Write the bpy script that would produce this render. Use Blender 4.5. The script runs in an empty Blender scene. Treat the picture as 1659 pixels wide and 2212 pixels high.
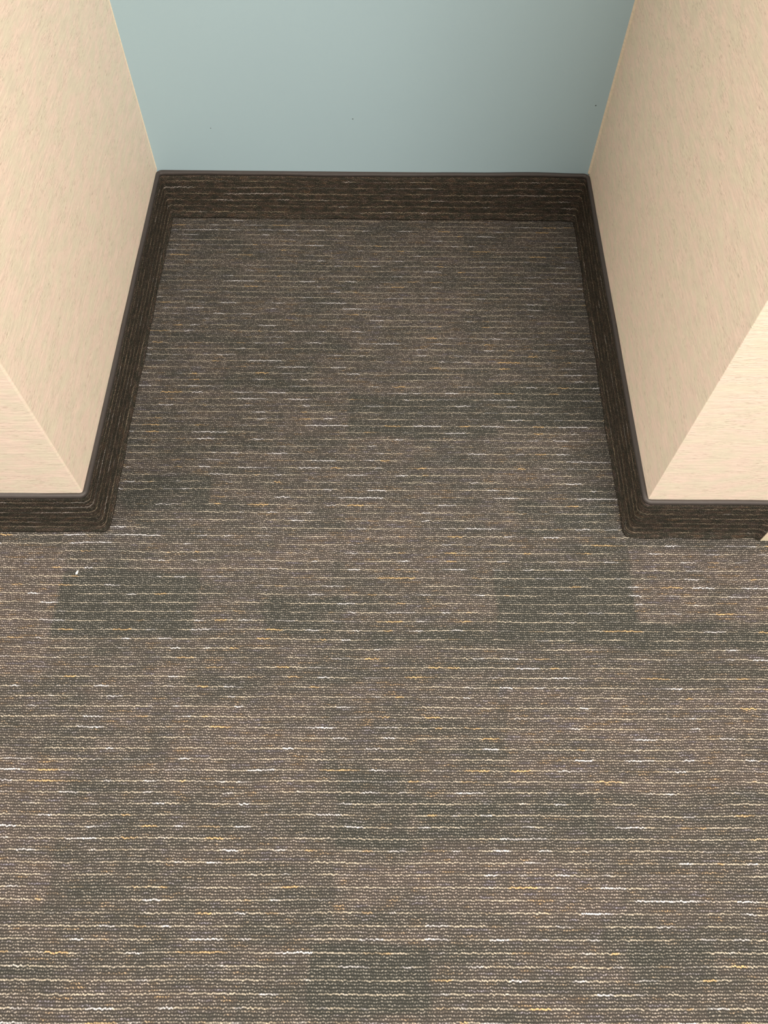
import bpy, bmesh, math, random
from mathutils import Matrix, Vector

sc = bpy.context.scene
C = sc.collection

# ------------------------------------------------------------------ camera
CX, CY, CZ = 0.41056, -1.24065, 1.02042
YAW, PITCH, ROLL = 0.01287, 1.05335, 0.0174
cy_, sy_ = math.cos(YAW), math.sin(YAW)
cp_, sp_ = math.cos(PITCH), math.sin(PITCH)
fwd = Vector((sy_ * cp_, cy_ * cp_, -sp_))
rgt = Vector((cy_, -sy_, 0))
upv = rgt.cross(fwd)
c_, s_ = math.cos(ROLL), math.sin(ROLL)
R_ = c_ * rgt + s_ * upv
U_ = -s_ * rgt + c_ * upv
camd = bpy.data.cameras.new('camera')
cam = bpy.data.objects.new('camera', camd)
C.objects.link(cam)
camd.sensor_fit = 'VERTICAL'
camd.sensor_height = 36.0
camd.lens = 1668.45 * 36.0 / 2212.0
camd.clip_start = 0.02
cam.matrix_world = Matrix(((R_.x, U_.x, -fwd.x, CX), (R_.y, U_.y, -fwd.y, CY),
                           (R_.z, U_.z, -fwd.z, CZ), (0, 0, 0, 1)))
sc.camera = cam

# ------------------------------------------------------------------ light
world = bpy.data.worlds.new('world')
sc.world = world
world.use_nodes = True
bg = world.node_tree.nodes['Background']
bg.inputs[0].default_value = (1.0, 0.955, 0.905, 1)
bg.inputs[1].default_value = 0.16


def area(name, loc, target, sx, sy, power, col):
    l = bpy.data.lights.new(name, 'AREA')
    l.shape = 'RECTANGLE'
    l.size, l.size_y = sx, sy
    l.energy = power
    l.color = col
    o = bpy.data.objects.new(name, l)
    C.objects.link(o)
    o.location = loc
    o.rotation_euler = (Vector(target) - Vector(loc)).to_track_quat('-Z', 'Y').to_euler()
    return o


# ceiling panels of the corridor
for px_, py_, pw_ in ((-1.3, -1.3, 86), (0.8, -1.3, 70), (1.3, -2.2, 96)):
    area('ceiling_panel', (px_, py_, 2.4), (px_, py_, 0), 1.0, 1.2, pw_, (1.0, 0.93, 0.84))

sc.view_settings.view_transform = 'Standard'
sc.view_settings.look = 'None'
sc.view_settings.exposure = 0.0
sc.view_settings.gamma = 1.0
sc.view_settings.use_curve_mapping = False


# ------------------------------------------------------------------ node helpers
class NT:
    def __init__(self, name):
        self.m = bpy.data.materials.new(name)
        self.m.use_nodes = True
        self.t = self.m.node_tree
        self.n = self.t.nodes
        self.b = self.n['Principled BSDF']

    def link(self, a, b):
        self.t.links.new(a, b)

    def put(self, sock, v):
        if isinstance(v, bpy.types.NodeSocket):
            self.link(v, sock)
        elif v is not None:
            sock.default_value = v

    def math(self, op, a, b=None, c=None, clamp=False):
        n = self.n.new('ShaderNodeMath')
        n.operation = op
        n.use_clamp = clamp
        for i, v in enumerate((a, b, c)):
            if v is not None:
                self.put(n.inputs[i], v)
        return n.outputs[0]

    def vec(self, x, y, z=0.0):
        n = self.n.new('ShaderNodeCombineXYZ')
        for i, v in enumerate((x, y, z)):
            self.put(n.inputs[i], v)
        return n.outputs[0]

    def sep(self, v):
        n = self.n.new('ShaderNodeSeparateXYZ')
        self.link(v, n.inputs[0])
        return n.outputs

    def noise(self, v, scale=1.0, detail=2.0, rough=0.5, color=False):
        n = self.n.new('ShaderNodeTexNoise')
        n.noise_dimensions = '3D'
        self.link(v, n.inputs['Vector'])
        n.inputs['Scale'].default_value = scale
        n.inputs['Detail'].default_value = detail
        n.inputs['Roughness'].default_value = rough
        return n.outputs['Color' if color else 'Fac']

    def white(self, v):
        n = self.n.new('ShaderNodeTexWhiteNoise')
        n.noise_dimensions = '3D'
        self.link(v, n.inputs['Vector'])
        return n.outputs['Value'], n.outputs['Color']

    def sstep(self, x, a, b, lo=0.0, hi=1.0):
        n = self.n.new('ShaderNodeMapRange')
        n.interpolation_type = 'SMOOTHSTEP'
        self.put(n.inputs['Value'], x)
        n.inputs['From Min'].default_value = a
        n.inputs['From Max'].default_value = b
        n.inputs['To Min'].default_value = lo
        n.inputs['To Max'].default_value = hi
        return n.outputs[0]

    def lin(self, x, a, b, lo=0.0, hi=1.0):
        n = self.n.new('ShaderNodeMapRange')
        self.put(n.inputs['Value'], x)
        n.inputs['From Min'].default_value = a
        n.inputs['From Max'].default_value = b
        n.inputs['To Min'].default_value = lo
        n.inputs['To Max'].default_value = hi
        return n.outputs[0]

    def mix(self, f, a, b, mode='MIX'):
        n = self.n.new('ShaderNodeMix')
        n.data_type = 'RGBA'
        n.blend_type = mode
        n.clamp_factor = True
        self.put(n.inputs[0], f)
        for s, v in ((n.inputs[6], a), (n.inputs[7], b)):
            if isinstance(v, tuple):
                v = (v[0], v[1], v[2], 1)
            self.put(s, v)
        return n.outputs[2]

    def uv(self):
        n = self.n.new('ShaderNodeUVMap')
        n.uv_map = 'UVMap'
        return self.sep(n.outputs[0])

    def bump(self, h, strength, dist):
        n = self.n.new('ShaderNodeBump')
        n.inputs['Strength'].default_value = strength
        n.inputs['Distance'].default_value = dist
        self.link(h, n.inputs['Height'])
        self.link(n.outputs[0], self.b.inputs['Normal'])

    def finish(self, col, rough, spec=0.3):
        self.put(self.b.inputs['Base Color'], col if not isinstance(col, tuple) else (*col, 1))
        self.put(self.b.inputs['Roughness'], rough)
        self.b.inputs['Specular IOR Level'].default_value = spec
        return self.m


# patches woven into the carpet, as (x0, x1, y0, y1, how much greener and darker)
GREEN = [(-.046, .150, -.860, -.762, .9), (.580, .775, -.868, -.758, .95), (.25, .362, -.86, -.80, .55),
         (.362, .58, -.875, -.845, .35), (.335, .47, -1.30, -1.235, .9), (.70, .80, -1.27, -1.23, .5),
         (.46, .68, -1.115, -1.075, .5), (.36, .60, -.52, -.44, .6), (.60, .80, -.50, -.41, .6),
         (.02, .15, -.66, -.60, .5), (.77, 1.05, -.875, -.835, .5), (.15, .30, -.43, -.36, .35),
         (.36, .45, -1.13, -1.05, .35), (.145, .25, -.55, -.50, .4), (.62, .77, -.70, -.62, .4)]
WARM = [(-.25, -.046, -.92, -.72, .9), (.15, .34, -.78, -.70, .5), (-.3, .02, -1.2, -1.02, .8),
        (.14, .34, -1.07, -.95, .6), (.58, 1.1, -1.06, -.93, .7), (.36, .58, -.80, -.70, .4),
        (.78, 1.1, -.83, -.72, .6), (.02, .15, -1.0, -.9, .3), (.36, .7, -1.2, -1.13, .5), (.34, .56, -.33, -.2, .4)]
# larger accent darns of ochre and white yarn: (x0, x1, y)


def carpet(name, patches=True, dark=1.0):
    t = NT(name)
    u, v, _ = t.uv()
    P = 0.003375
    L = 0.0031
    # slightly wandering yarn rows
    wob = t.noise(t.vec(t.math('MULTIPLY', u, 260), t.math('MULTIPLY', v, 75)), 1.0, 2.0)
    wob2 = t.noise(t.vec(t.math('MULTIPLY', u, 9), t.math('MULTIPLY', v, 9), 3.3), 1.0, 1.0)
    vw = t.math('ADD', t.math('DIVIDE', v, P), t.math('MULTIPLY', t.math('SUBTRACT', wob, 0.5), 1.0 if patches else 1.7))
    vw = t.math('ADD', vw, t.math('MULTIPLY', t.math('SUBTRACT', wob2, 0.5), 1.2))
    row = t.math('FLOOR', t.math('ADD', vw, 0.5))
    fr = t.math('SUBTRACT', vw, row)
    wr, _c = t.white(t.vec(row, 11.0, 2.0))
    wu = t.noise(t.vec(t.math('MULTIPLY', u, 90), row, 9.1), 1.0, 1.0)
    uu = t.math('ADD', t.math('ADD', t.math('DIVIDE', u, L), wr), t.math('MULTIPLY', wu, 2.0))
    li = t.math('FLOOR', uu)
    fu = t.math('SUBTRACT', t.math('SUBTRACT', uu, li), 0.5)
    r1, rc = t.white(t.vec(row, li, 5.0))
    r2, r3, r4 = [t.n and o for o in t.sep(rc)]
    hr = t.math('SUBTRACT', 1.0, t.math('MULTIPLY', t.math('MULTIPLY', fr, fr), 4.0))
    hu = t.math('SUBTRACT', 1.0, t.math('MULTIPLY', t.math('MULTIPLY', fu, fu), 3.0))
    acc = t.math('COMPARE', t.math('MODULO', t.math('ADD', row, 4000.0), 4.0), 0.0, 0.1)
    # patch field
    cell = t.math('FLOOR', t.math('DIVIDE', t.math('SUBTRACT', u, 0.15), 0.105))
    pn = t.noise(t.vec(t.math('MULTIPLY', cell, 3.7), t.math('MULTIPLY', v, 26.0), 1.7), 1.0, 2.0)
    pn2 = t.noise(t.vec(t.math('MULTIPLY', u, 14.0), t.math('MULTIPLY', v, 48.0), 4.7), 1.0, 3.0)
    pf = t.math('ADD', t.math('MULTIPLY', pn, 0.40), t.math('MULTIPLY', pn2, 0.60))
    pf = t.sstep(pf, 0.24, 0.76)

    def box(x0, x1, y0, y1, k):
        a = t.math('MULTIPLY', t.sstep(u, x0 - .006, x0 + .006), t.sstep(u, x1 - .006, x1 + .006, 1, 0))
        b = t.math('MULTIPLY', t.sstep(v, y0 - .010, y0 + .010), t.sstep(v, y1 - .008, y1 + .008, 1, 0))
        return t.math('MULTIPLY', t.math('MULTIPLY', a, b), k)
    if patches:
        for g in GREEN:
            pf = t.math('SUBTRACT', pf, t.math('MULTIPLY', box(*g), 0.9))
        for w in WARM:
            pf = t.math('ADD', pf, t.math('MULTIPLY', box(*w), 0.55))
    pf = t.math('MINIMUM', t.math('MAXIMUM', pf, -0.35), 1.15)
    # ordinary rows: yarn colours, plus painted-in shade for the gaps between loops
    gap_shade = t.mix(pf, (0.048, 0.053, 0.043), (0.066, 0.056, 0.047))
    if not patches:
        bm_ = t.noise(t.vec(t.math('MULTIPLY', u, 60.0), t.math('MULTIPLY', v, 150.0), 2.0), 1.0, 3.0)
        pf = t.sstep(bm_, 0.40, 0.62)
        gap_shade = t.mix(pf, (0.040, 0.044, 0.034), (0.058, 0.044, 0.034))
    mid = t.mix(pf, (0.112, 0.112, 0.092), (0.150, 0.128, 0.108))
    tip = t.mix(pf, (0.52, 0.50, 0.40), (0.68, 0.59, 0.48))
    # drifts of ochre, rust and blue grey loops
    tn = t.noise(t.vec(t.math('MULTIPLY', u, 34.0), t.math('MULTIPLY', row, 0.55), 8.8), 1.0, 2.0)
    tint = t.mix(t.sstep(tn, 0.56, 0.70), tip, (0.78, 0.55, 0.29))
    tint = t.mix(t.sstep(tn, 0.44, 0.32), tint, (0.46, 0.44, 0.50))
    tip2 = t.mix(t.lin(pf, -0.3, 0.9, 0.10, 0.95), tip, tint)
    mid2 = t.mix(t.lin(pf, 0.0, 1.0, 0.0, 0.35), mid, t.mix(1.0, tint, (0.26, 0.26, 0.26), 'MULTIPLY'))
    fz = t.noise(t.vec(t.math('MULTIPLY', u, 1500), t.math('MULTIPLY', v, 1500), 1.0), 1.0, 2.0)
    fz2 = t.noise(t.vec(t.math('MULTIPLY', u, 620), t.math('MULTIPLY', v, 900), 5.0), 1.0, 2.0)
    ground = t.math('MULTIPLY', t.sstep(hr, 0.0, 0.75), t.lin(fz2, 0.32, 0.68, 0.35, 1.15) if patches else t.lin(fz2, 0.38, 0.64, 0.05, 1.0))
    col = t.mix(ground, gap_shade, mid2)  # self-shading of the gaps mixed into the colour by row height
    # the lit crown of each loop, leaning and a little out of line
    frj = t.math('ADD', fr, t.math('ADD', t.math('MULTIPLY', t.math('SUBTRACT', r3, 0.5), 0.30),
                                  t.math('MULTIPLY', fu, t.math('MULTIPLY', t.math('SUBTRACT', r4, 0.35), 0.6))))
    dx_ = t.math('DIVIDE', fu, t.lin(r2, 0, 1, 0.22, 0.48))
    dy_ = t.math('DIVIDE', frj, 0.25)
    dd = t.math('ADD', t.math('MULTIPLY', dx_, dx_), t.math('MULTIPLY', dy_, dy_))
    dot = t.sstep(dd, 1.3, 0.15)
    amt = t.math('MULTIPLY', dot, t.math('POWER', t.lin(r1, 0, 1, 0.25, 1.0), 1.3))
    amt = t.math('MULTIPLY', amt, t.lin(fz, 0.3, 0.7, 0.65, 1.25) if patches else t.lin(fz2, 0.38, 0.66, 0.0, 0.75))
    col = t.mix(amt, col, tip2)
    # accent yarn
    an = t.noise(t.vec(t.math('MULTIPLY', u, 20.0), t.math('MULTIPLY', row, 13.7), 2.2), 1.0, 1.5)
    on = t.sstep(an, 0.38, 0.60, 0.12, 1.0 if patches else 0.72)
    cn = t.noise(t.vec(t.math('MULTIPLY', u, 26.0), t.math('MULTIPLY', row, 7.3), 6.1), 1.0, 0.5)
    ac = t.mix(t.math('MULTIPLY', t.sstep(cn, 0.65, 0.69), 1.0 if patches else 0.12), (0.62, 0.55, 0.43), (0.74, 0.51, 0.25))
    ac = t.mix(t.sstep(cn, 0.42, 0.37), ac, (0.76, 0.74, 0.74))
    strong = t.math('MAXIMUM', t.sstep(cn, 0.65, 0.69), t.sstep(cn, 0.42, 0.37))
    strong = t.math('MULTIPLY', strong, t.lin(pf, 0, 0.8, 0.45, 1.0))
    dya = t.math('DIVIDE', frj, 0.30)
    ha = t.sstep(t.math('MULTIPLY', dya, dya), 1.2, 0.2)
    aw = t.math('MULTIPLY', ha, t.lin(hu, 0.1, 0.9, 0.42, 1.0))
    aa = t.math('MULTIPLY', t.math('MULTIPLY', aw, on), t.lin(r2, 0, 1, 0.50, 1.1))
    aa = t.math('MULTIPLY', aa, t.lin(fz, 0.3, 0.7, 0.75, 1.15))
    aa = t.math('MULTIPLY', aa, t.math('ADD', 0.70, t.math('MULTIPLY', strong, 0.40)))
    aa = t.math('MULTIPLY', aa, acc)
    col = t.mix(aa, t.mix(1.0, col, t.mix(pf, (0.362, 0.350, 0.372), (0.450, 0.438, 0.460)), 'MULTIPLY'), t.mix(1.0, ac, (0.66, 0.65, 0.65), 'MULTIPLY'))
    if dark != 1.0:
        col = t.mix(1.0, col, (dark, dark * 0.93, dark * 0.84), 'MULTIPLY')
    h = t.math('MULTIPLY', t.math('MULTIPLY', hr, t.lin(hu, 0, 1, 0.55, 1.0)), t.lin(r3, 0, 1, 0.7, 1.1))
    h = t.math('ADD', h, t.math('MULTIPLY', fz, 0.25))
    t.bump(h, 0.55 if patches else 0.4, 0.0011)
    return t.finish(col, 0.95, 0.08)


def wallcovering(name, base=(0.90, 0.765, 0.630)):
    t = NT(name)
    u, v, _ = t.uv()
    wv = t.noise(t.vec(t.math('MULTIPLY', u, 12), t.math('MULTIPLY', v, 12), 1.0), 1.0, 1.0)
    v2 = t.math('ADD', v, t.math('MULTIPLY', wv, 0.004))
    # fine horizontal grain, dark and light dashes
    g1 = t.noise(t.vec(t.math('MULTIPLY', u, 95), t.math('MULTIPLY', v2, 1000), 0.0), 1.0, 2.0)
    g2 = t.noise(t.vec(t.math('MULTIPLY', u, 90), t.math('MULTIPLY', v2, 800), 7.0), 1.0, 2.0)
    g3 = t.noise(t.vec(t.math('MULTIPLY', u, 30), t.math('MULTIPLY', v2, 300), 3.0), 1.0, 3.0)
    bl = t.noise(t.vec(t.math('MULTIPLY', u, 30), t.math('MULTIPLY', v, 60), 5.0), 1.0, 4.0)
    gate = t.noise(t.vec(t.math('MULTIPLY', u, 14), t.math('MULTIPLY', v, 60), 9.0), 1.0, 2.0)
    pink = tuple(a * b for a, b in zip(base, (1.03, 0.97, 0.985)))
    green = tuple(a * b for a, b in zip(base, (0.94, 0.985, 0.935)))
    col = t.mix(t.sstep(bl, 0.36, 0.64), green, pink)
    col = t.mix(t.lin(g3, 0.3, 0.7, 0.0, 0.50), col, tuple(a * 0.74 for a in base))
    dk = t.math('MULTIPLY', t.sstep(g1, 0.56, 0.65), t.sstep(gate, 0.42, 0.62, 0.20, 1.0))
    col = t.mix(t.math('MULTIPLY', dk, 0.58), col, tuple(a * b for a, b in zip(base, (0.52, 0.48, 0.44))))
    lt = t.sstep(g2, 0.60, 0.72)
    col = t.mix(t.math('MULTIPLY', lt, 0.40), col, (min(1, base[0] * 1.16), base[1] * 1.17, base[2] * 1.17))
    h = t.math('SUBTRACT', t.math('ADD', g3, t.math('MULTIPLY', lt, 0.3)), t.math('MULTIPLY', dk, 0.6))
    t.bump(h, 0.35, 0.0006)
    return t.finish(col, 0.62, 0.25)


def teal_paint():
    t = NT('teal_paint')
    u, v, _ = t.uv()
    n = t.noise(t.vec(t.math('MULTIPLY', u, 5), t.math('MULTIPLY', v, 5), 0.0), 1.0, 2.0)
    col = t.mix(n, (0.340, 0.462, 0.515), (0.350, 0.478, 0.530))
    op = t.noise(t.vec(t.math('MULTIPLY', u, 420), t.math('MULTIPLY', v, 420), 0.0), 1.0, 2.0)
    for (px, pz, r) in SPECKS:
        dx = t.math('SUBTRACT', u, px)
        dz = t.math('SUBTRACT', v, pz)
        d = t.math('SQRT', t.math('ADD', t.math('MULTIPLY', dx, dx), t.math('MULTIPLY', dz, dz)))
        col = t.mix(t.sstep(d, r * 0.7, r * 1.3, 0.9, 0.0), col, (0.03, 0.04, 0.04))
    t.bump(op, 0.12, 0.0005)
    return t.finish(col, 0.55, 0.35)


def plain(name, col, rough, spec=0.4, nscale=300, bump=0.15):
    t = NT(name)
    u, v, _ = t.uv()
    n = t.noise(t.vec(t.math('MULTIPLY', u, nscale * .3), t.math('MULTIPLY', v, nscale)), 1.0, 2.0)
    c = t.mix(t.lin(n, .3, .7), tuple(a * .9 for a in col), tuple(a * 1.08 for a in col))
    t.bump(n, bump, 0.0005)
    return t.finish(c, rough, spec)


# ------------------------------------------------------------------ dimensions
W, DL, DR, H = 0.79235, 0.68954, 0.6936, 0.1
SL, SR = 0.0007, 0.0112          # the side walls are very slightly out of square
TOP = 2.6


def pix_on_back(u_, v_):
    d = R_ * ((u_ - 829.5) / 1668.45) + U_ * (-(v_ - 1106) / 1668.45) + fwd
    s = (0 - CY) / d.y
    return CX + s * d.x, CZ + s * d.z


SPECKS = [(*pix_on_back(762, 257), .0010), (*pix_on_back(1287, 228), .0012), (*pix_on_back(455, 277), .0008)]

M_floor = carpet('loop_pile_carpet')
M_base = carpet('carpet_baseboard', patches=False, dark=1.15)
M_wall = wallcovering('vinyl_wallcovering')
M_teal = teal_paint()
M_bind = plain('dark_edge_binding', (0.040, 0.033, 0.030), 0.62, 0.4)
M_caulk = plain('cream_caulk', (0.70, 0.60, 0.46), 0.6, 0.3)
M_casing = wallcovering('casing_covering', (0.80, 0.69, 0.52))
M_lint = plain('white_lint', (0.85, 0.82, 0.72), 0.9, 0.1)
M_ceil = plain('ceiling_paint', (0.8, 0.78, 0.74), 0.9, 0.1, 100)


# ------------------------------------------------------------------ mesh helpers
def link_mesh(name, verts, faces, uvs, mat, parent=None, smooth=False):
    me = bpy.data.meshes.new(name)
    me.from_pydata(verts, [], faces)
    lay = me.uv_layers.new(name='UVMap')
    for p in me.polygons:
        p.use_smooth = smooth
        for li in p.loop_indices:
            k = me.loops[li].vertex_index
            lay.data[li].uv = uvs[k] if not callable(uvs) else uvs(p, Vector(verts[k]))
    me.materials.append(mat)
    me.update()
    o = bpy.data.objects.new(name, me)
    C.objects.link(o)
    if parent:
        o.parent = parent
    return o


def structure(o, label=None):
    o['kind'] = 'structure'
    if label:
        o['label'] = label
    return o


def fillet(pts, radii, seg=10):
    """Round the interior corners of a plan polyline; returns the points."""
    out = [Vector(pts[0])]
    for i in range(1, len(pts) - 1):
        a, b, c = (Vector(pts[i - 1]), Vector(pts[i]), Vector(pts[i + 1]))
        r = radii[i]
        d1, d2 = (a - b).normalized(), (c - b).normalized()
        ang = d1.angle(d2)
        if r <= 0:
            out.append(b)
            continue
        tl = r / math.tan(ang / 2)
        p1, p2 = b + d1 * tl, b + d2 * tl
        cen = b + (d1 + d2).normalized() * (r / math.sin(ang / 2))
        v1, v2 = p1 - cen, p2 - cen
        a1 = math.atan2(v1.y, v1.x)
        da = math.atan2(v2.y, v2.x) - a1
        while da > math.pi:
            da -= 2 * math.pi
        while da < -math.pi:
            da += 2 * math.pi
        for k in range(seg + 1):
            t = a1 + da * k / seg
            out.append(cen + Vector((math.cos(t), math.sin(t))) * r)
    out.append(Vector(pts[-1]))
    return out


def resample(pts, step):
    out = [pts[0]]
    for a, b in zip(pts[:-1], pts[1:]):
        n = max(1, int((b - a).length / step))
        for k in range(1, n + 1):
            out.append(a.lerp(b, k / n))
    return out


def wall_prism(name, face_pts, back_pts, mat, radii):
    """A solid wall: its seen faces follow face_pts, closed behind by back_pts."""
    f = fillet(face_pts, radii)
    loop = f + [Vector(p) for p in back_pts]
    s = [0.0]
    for a, b in zip(loop[:-1], loop[1:]):
        s.append(s[-1] + (b - a).length)
    n = len(loop)
    verts, uvs, faces = [], [], []
    for z in (0.0, TOP):
        for p, q in zip(loop, s):
            verts.append((p.x, p.y, z))
            uvs.append((q, z))
    for i in range(n - 1):
        faces.append((i, i + 1, n + i + 1, n + i))
    # closing side
    k = len(verts)
    a, b = loop[-1], loop[0]
    verts += [(a.x, a.y, 0), (b.x, b.y, 0), (b.x, b.y, TOP), (a.x, a.y, TOP)]
    d = (b - a).length
    uvs += [(0, 0), (d, 0), (d, TOP), (0, TOP)]
    faces.append((k, k + 1, k + 2, k + 3))
    faces.append(tuple(range(n - 1, -1, -1)))
    faces.append(tuple(range(n, 2 * n)))
    o = link_mesh(name, verts, faces, uvs, mat)
    bm = bmesh.new()
    bm.from_mesh(o.data)
    bmesh.ops.recalc_face_normals(bm, faces=bm.faces)
    bm.to_mesh(o.data)
    bm.free()
    return structure(o)


# ------------------------------------------------------------------ structure
# floor: one slab with thickness
fx0, fx1, fy0, fy1 = -1.6, 2.4, -3.2, 0.15
v_ = [(fx0, fy0, -.03), (fx1, fy0, -.03), (fx1, fy1, -.03), (fx0, fy1, -.03),
      (fx0, fy0, 0), (fx1, fy0, 0), (fx1, fy1, 0), (fx0, fy1, 0)]
fcs = [(3, 2, 1, 0), (4, 5, 6, 7), (0, 1, 5, 4), (1, 2, 6, 5), (2, 3, 7, 6), (3, 0, 4, 7)]
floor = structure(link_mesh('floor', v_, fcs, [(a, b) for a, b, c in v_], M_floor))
floor['label'] = 'brown and grey loop pile carpet with thin ochre and white yarn stripes'

xl = lambda y: SL * y
xr = lambda y: W + SR * y
cxl, cxr = xl(-DL), xr(-DR)

# teal back wall
v_ = [(-.12, 0, 0), (W + .12, 0, 0), (W + .12, 0, TOP), (-.12, 0, TOP),
      (-.12, .12, 0), (W + .12, .12, 0), (W + .12, .12, TOP), (-.12, .12, TOP)]
fcs = [(0, 1, 2, 3), (7, 6, 5, 4), (3, 2, 6, 7), (4, 5, 1, 0), (1, 5, 6, 2), (4, 0, 3, 7)]
wb = structure(link_mesh('wall_back', v_, fcs, [(a, c) for a, b, c in v_], M_teal))
wb['label'] = 'muted teal painted wall at the back of the alcove'

wl = wall_prism('wall_left', [(-1.6, -DL), (cxl, -DL), (0, 0)], [(-.2, 0), (-1.6, 0)], M_wall, [0, .003, 0])
wl['label'] = 'beige grained wallcovering on the left side and front of the alcove'
wr_ = wall_prism('wall_right', [(W, 0), (cxr, -DR), (2.4, -DR)], [(2.4, 0)], M_wall, [0, .0015, 0])
wr_['label'] = 'beige grained wallcovering on the right side and front of the alcove'

# beads of caulk where the covering meets the painted wall


def bead(x, parent, r):
    verts, uvs, faces = [], [], []
    sx = 1 if x < .4 else -1
    prof = [(0, -r * 1.6), (sx * r * .5, -r * .95), (sx * r * .9, -r * .4), (sx * r * 1.3, 0)]
    zs = [H + (TOP - H) * k / 12 for k in range(13)]
    for z in zs:
        for a, b in prof:
            verts.append((x + a, b, z))
            uvs.append((b, z))
    m = len(prof)
    for i in range(len(zs) - 1):
        for j in range(m - 1):
            faces.append((i * m + j, i * m + j + 1, (i + 1) * m + j + 1, (i + 1) * m + j))
    return link_mesh('caulk_bead', verts, faces, uvs, M_caulk, parent, True)


bead(0, wl, .0009)
bead(W, wr_, .0024)

# ------------------------------------------------------------------ carpet baseboards
PX = .9755                                   # where the run meets the door casing
plan = [(-1.55, -DL), (cxl, -DL), (0, 0), (W, 0), (cxr, -DR), (PX + .003, -DR)]


def off_normal(path, i):
    a = path[max(0, i - 1)]
    b = path[min(len(path) - 1, i + 1)]
    d = (b - a).normalized()
    return Vector((d.y, -d.x))               # points into the room


path = resample(fillet(plan, [0, .0045, .011, .013, .0045, 0], 10), .008)
arc = [0.0]
for a, b in zip(path[:-1], path[1:]):
    arc.append(arc[-1] + (b - a).length)


def wave(p, s):
    """small rise and sag of the glued-on strip's top edge"""
    w = .0006 * math.sin(s * 17) + .0004 * math.sin(s * 41 + 1)
    if abs(p.y) < .03 and -.05 < p.x < W + .05:
        x = p.x
        w += -.0014 * math.exp(-((x - .02) / .12) ** 2) - .0016 * math.exp(-((x - .40) / .10) ** 2)
        w += .0026 * math.exp(-((x - .66) / .09) ** 2)
    return w


def toe(s):
    return .0007 * math.sin(s * 23 + 2) + .0006 * math.sin(s * 61)


BASE = [(.0062, 0.0), (.0088, .0010), (.0096, .0028), (.0088, .0052), (.0070, .0090), (.0060, .016), (.0057, .030),
        (.0054, .050), (.0053, .070), (.0053, .085), (.0053, .0938), (.0010, .0940)]
BIND = [(.0046, .0930), (.0056, .0933), (.0062, .0947), (.0063, .0962), (.0059, .0979), (.0046, .0992),
        (.0028, .0997), (.0003, .0995)]


def strip(name, i0, i1, profile, mat, parent=None, kind='base'):
    verts, uvs, faces = [], [], []
    pl = [0.0]
    for (o1, z1), (o2, z2) in zip(profile[:-1], profile[1:]):
        pl.append(pl[-1] + math.hypot(o2 - o1, z2 - z1))
    m = len(profile)
    for i in range(i0, i1 + 1):
        nrm = off_normal(path, i)
        w = wave(path[i], arc[i])
        for (o, z), q in zip(profile, pl):
            oo = o + (toe(arc[i]) if z < .004 else 0)
            if kind == 'base' and .01 < z < .09:
                oo += .0005 * math.sin(arc[i] * 13 + z * 40)
            p = path[i] + nrm * oo
            zz = z + w * (z / H)
            verts.append((p.x, p.y, zz))
            uvs.append((arc[i] + 4.1, 3.0075 + q))
    for i in range(i1 - i0):
        for j in range(m - 1):
            faces.append((i * m + j, (i + 1) * m + j, (i + 1) * m + j + 1, i * m + j + 1))
    # back face and end caps, so that the strip is a solid
    n = len(verts)
    for i in range(i0, i1 + 1):
        p = path[i] + off_normal(path, i) * .0002
        verts.append((p.x, p.y, profile[-1][1]))
        uvs.append((arc[i], 0))
        verts.append((p.x, p.y, profile[0][1]))
        uvs.append((arc[i], .1))
    for i in range(i1 - i0):
        faces.append((n + 2 * i, n + 2 * i + 1, n + 2 * i + 3, n + 2 * i + 2))
        faces.append((i * m + m - 1, (i + 1) * m + m - 1, n + 2 * i + 2, n + 2 * i))
    faces.append(tuple(range(m)) + (n, n + 1))
    e = (i1 - i0)
    faces.append(tuple(e * m + j for j in range(m - 1, -1, -1)) + (n + 2 * e + 1, n + 2 * e))
    o = link_mesh(name, verts, faces, uvs, mat, parent, True)
    return o


def nearest(x, y):
    return min(range(len(path)), key=lambda i: (path[i] - Vector((x, y))).length)


ia = nearest(.0032, -.0032)
ib = nearest(W - .004, -.004)
for nm, i0, i1, lab in (('baseboard_left', 0, ia, 'carpet baseboard wrapping the left corner of the alcove, dark bound top edge'),
                        ('baseboard_back', ia, ib, 'carpet baseboard under the teal wall, wavy dark bound top edge'),
                        ('baseboard_right', ib, len(path) - 1, 'carpet baseboard wrapping the right corner of the alcove')):
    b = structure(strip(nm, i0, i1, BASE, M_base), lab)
    eb = strip('edge_binding', i0, i1, BIND, M_bind, b, 'bind')
    eb['label'] = 'dark grey rubbery binding'

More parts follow.
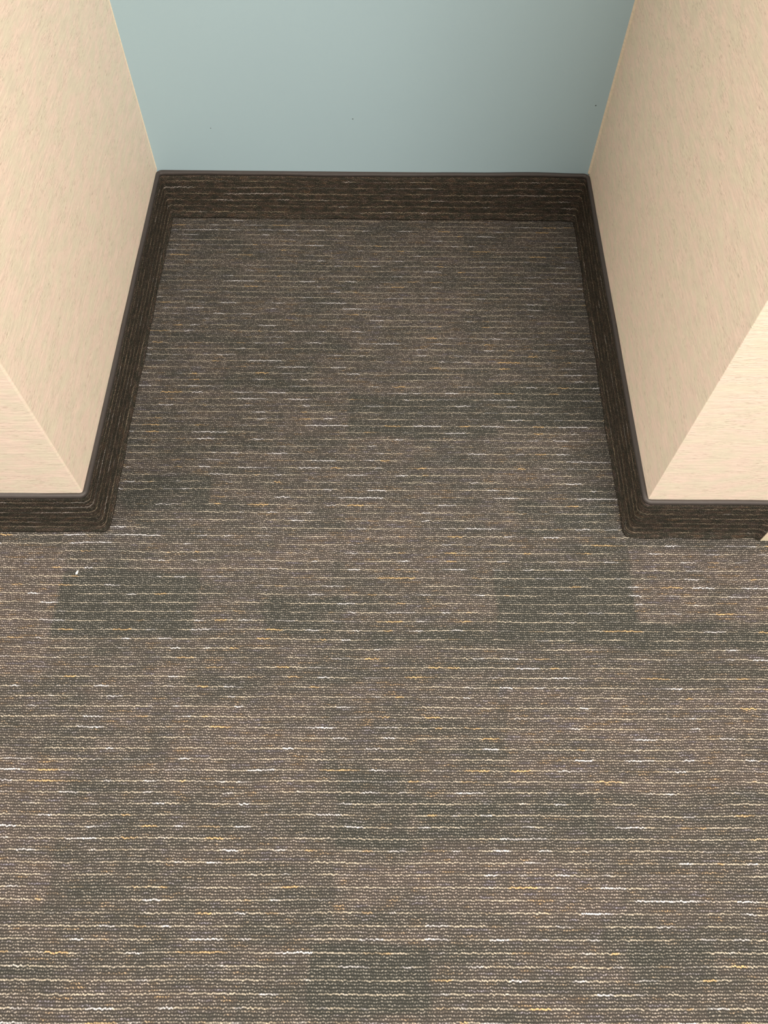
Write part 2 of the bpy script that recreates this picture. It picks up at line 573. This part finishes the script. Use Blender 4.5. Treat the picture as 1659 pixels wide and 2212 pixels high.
# frayed end of the strip turned out against the casing
br = bpy.data.objects['baseboard_right']
rng = random.Random(4)
verts, uvs, faces = [], [], []
m = 9
zs = [0, .004, .010, .018, .030, .045, .060, .075, .088]
secs = [(.968, -.0060), (.9722, -.0072), (.9748, -.0092), (.9764, -.0112), (.9784, -.0120), (.9806, -.0106), (.9814, -.002)]
for k, (x, o) in enumerate(secs):
    for z in zs:
        j = rng.uniform(-.0007, .0007)
        verts.append((x + .9 * j - .0015 * (1 - z / .09) * (k in (2, 3, 4)), -DR + o + j, z))
        uvs.append((5.0 + k * .0035, z + 3.01))
for k in range(len(secs) - 1):
    for j in range(m - 1):
        faces.append((k * m + j, (k + 1) * m + j, (k + 1) * m + j + 1, k * m + j + 1))
faces.append(tuple(k * m + m - 1 for k in range(len(secs))))
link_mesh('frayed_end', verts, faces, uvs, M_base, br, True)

# door casing at the far right: rounded upright that stands on the carpet
cpl = fillet([(.9815, -DR + .0), (.9815, -DR - .0115), (1.10, -DR - .0115), (1.10, -DR)], [0, .0012, .0012, 0], 4)
s = [0.0]
for a, b in zip(cpl[:-1], cpl[1:]):
    s.append(s[-1] + (b - a).length)
n = len(cpl)
verts = [(p.x, p.y, z) for z in (0, 2.1) for p in cpl]
uvs = [(q, z) for z in (0, 2.1) for q in s]
faces = [(i, i + 1, n + i + 1, n + i) for i in range(n - 1)] + [tuple(range(n, 2 * n)), tuple(range(n - 1, -1, -1)),
                                                               (n - 1, 0, n, 2 * n - 1)]
structure(link_mesh('trim_1', verts, faces, uvs, M_casing), 'cream upright casing standing on the carpet at the right edge')

# ------------------------------------------------------------------ scrap of lint on the carpet
bm = bmesh.new()
bmesh.ops.create_icosphere(bm, subdivisions=3, radius=1.0)
for v in bm.verts:
    x, y, z = v.co
    k = 1 + .10 * math.sin(5 * x + 3 * y) + .06 * math.sin(9 * z + 4 * y)
    v.co = Vector((x * .0014 * k * (1.05 - .15 * y), y * .0034 * k, max(0, (z + 1) * .0009 * k)))
uvl = bm.loops.layers.uv.new('UVMap')
for f in bm.faces:
    f.smooth = True
    for l in f.loops:
        l[uvl].uv = (l.vert.co.x, l.vert.co.y)
me = bpy.data.meshes.new('lint_scrap')
bm.to_mesh(me)
bm.free()
me.materials.append(M_lint)
lint = bpy.data.objects.new('lint_scrap', me)
C.objects.link(lint)
lint.location = (-.0263, -.7642, 0)
lint.rotation_euler = (0, 0, -.25)
lint['label'] = 'tiny white scrap of lint lying on the carpet below the left corner'
lint['category'] = 'lint'
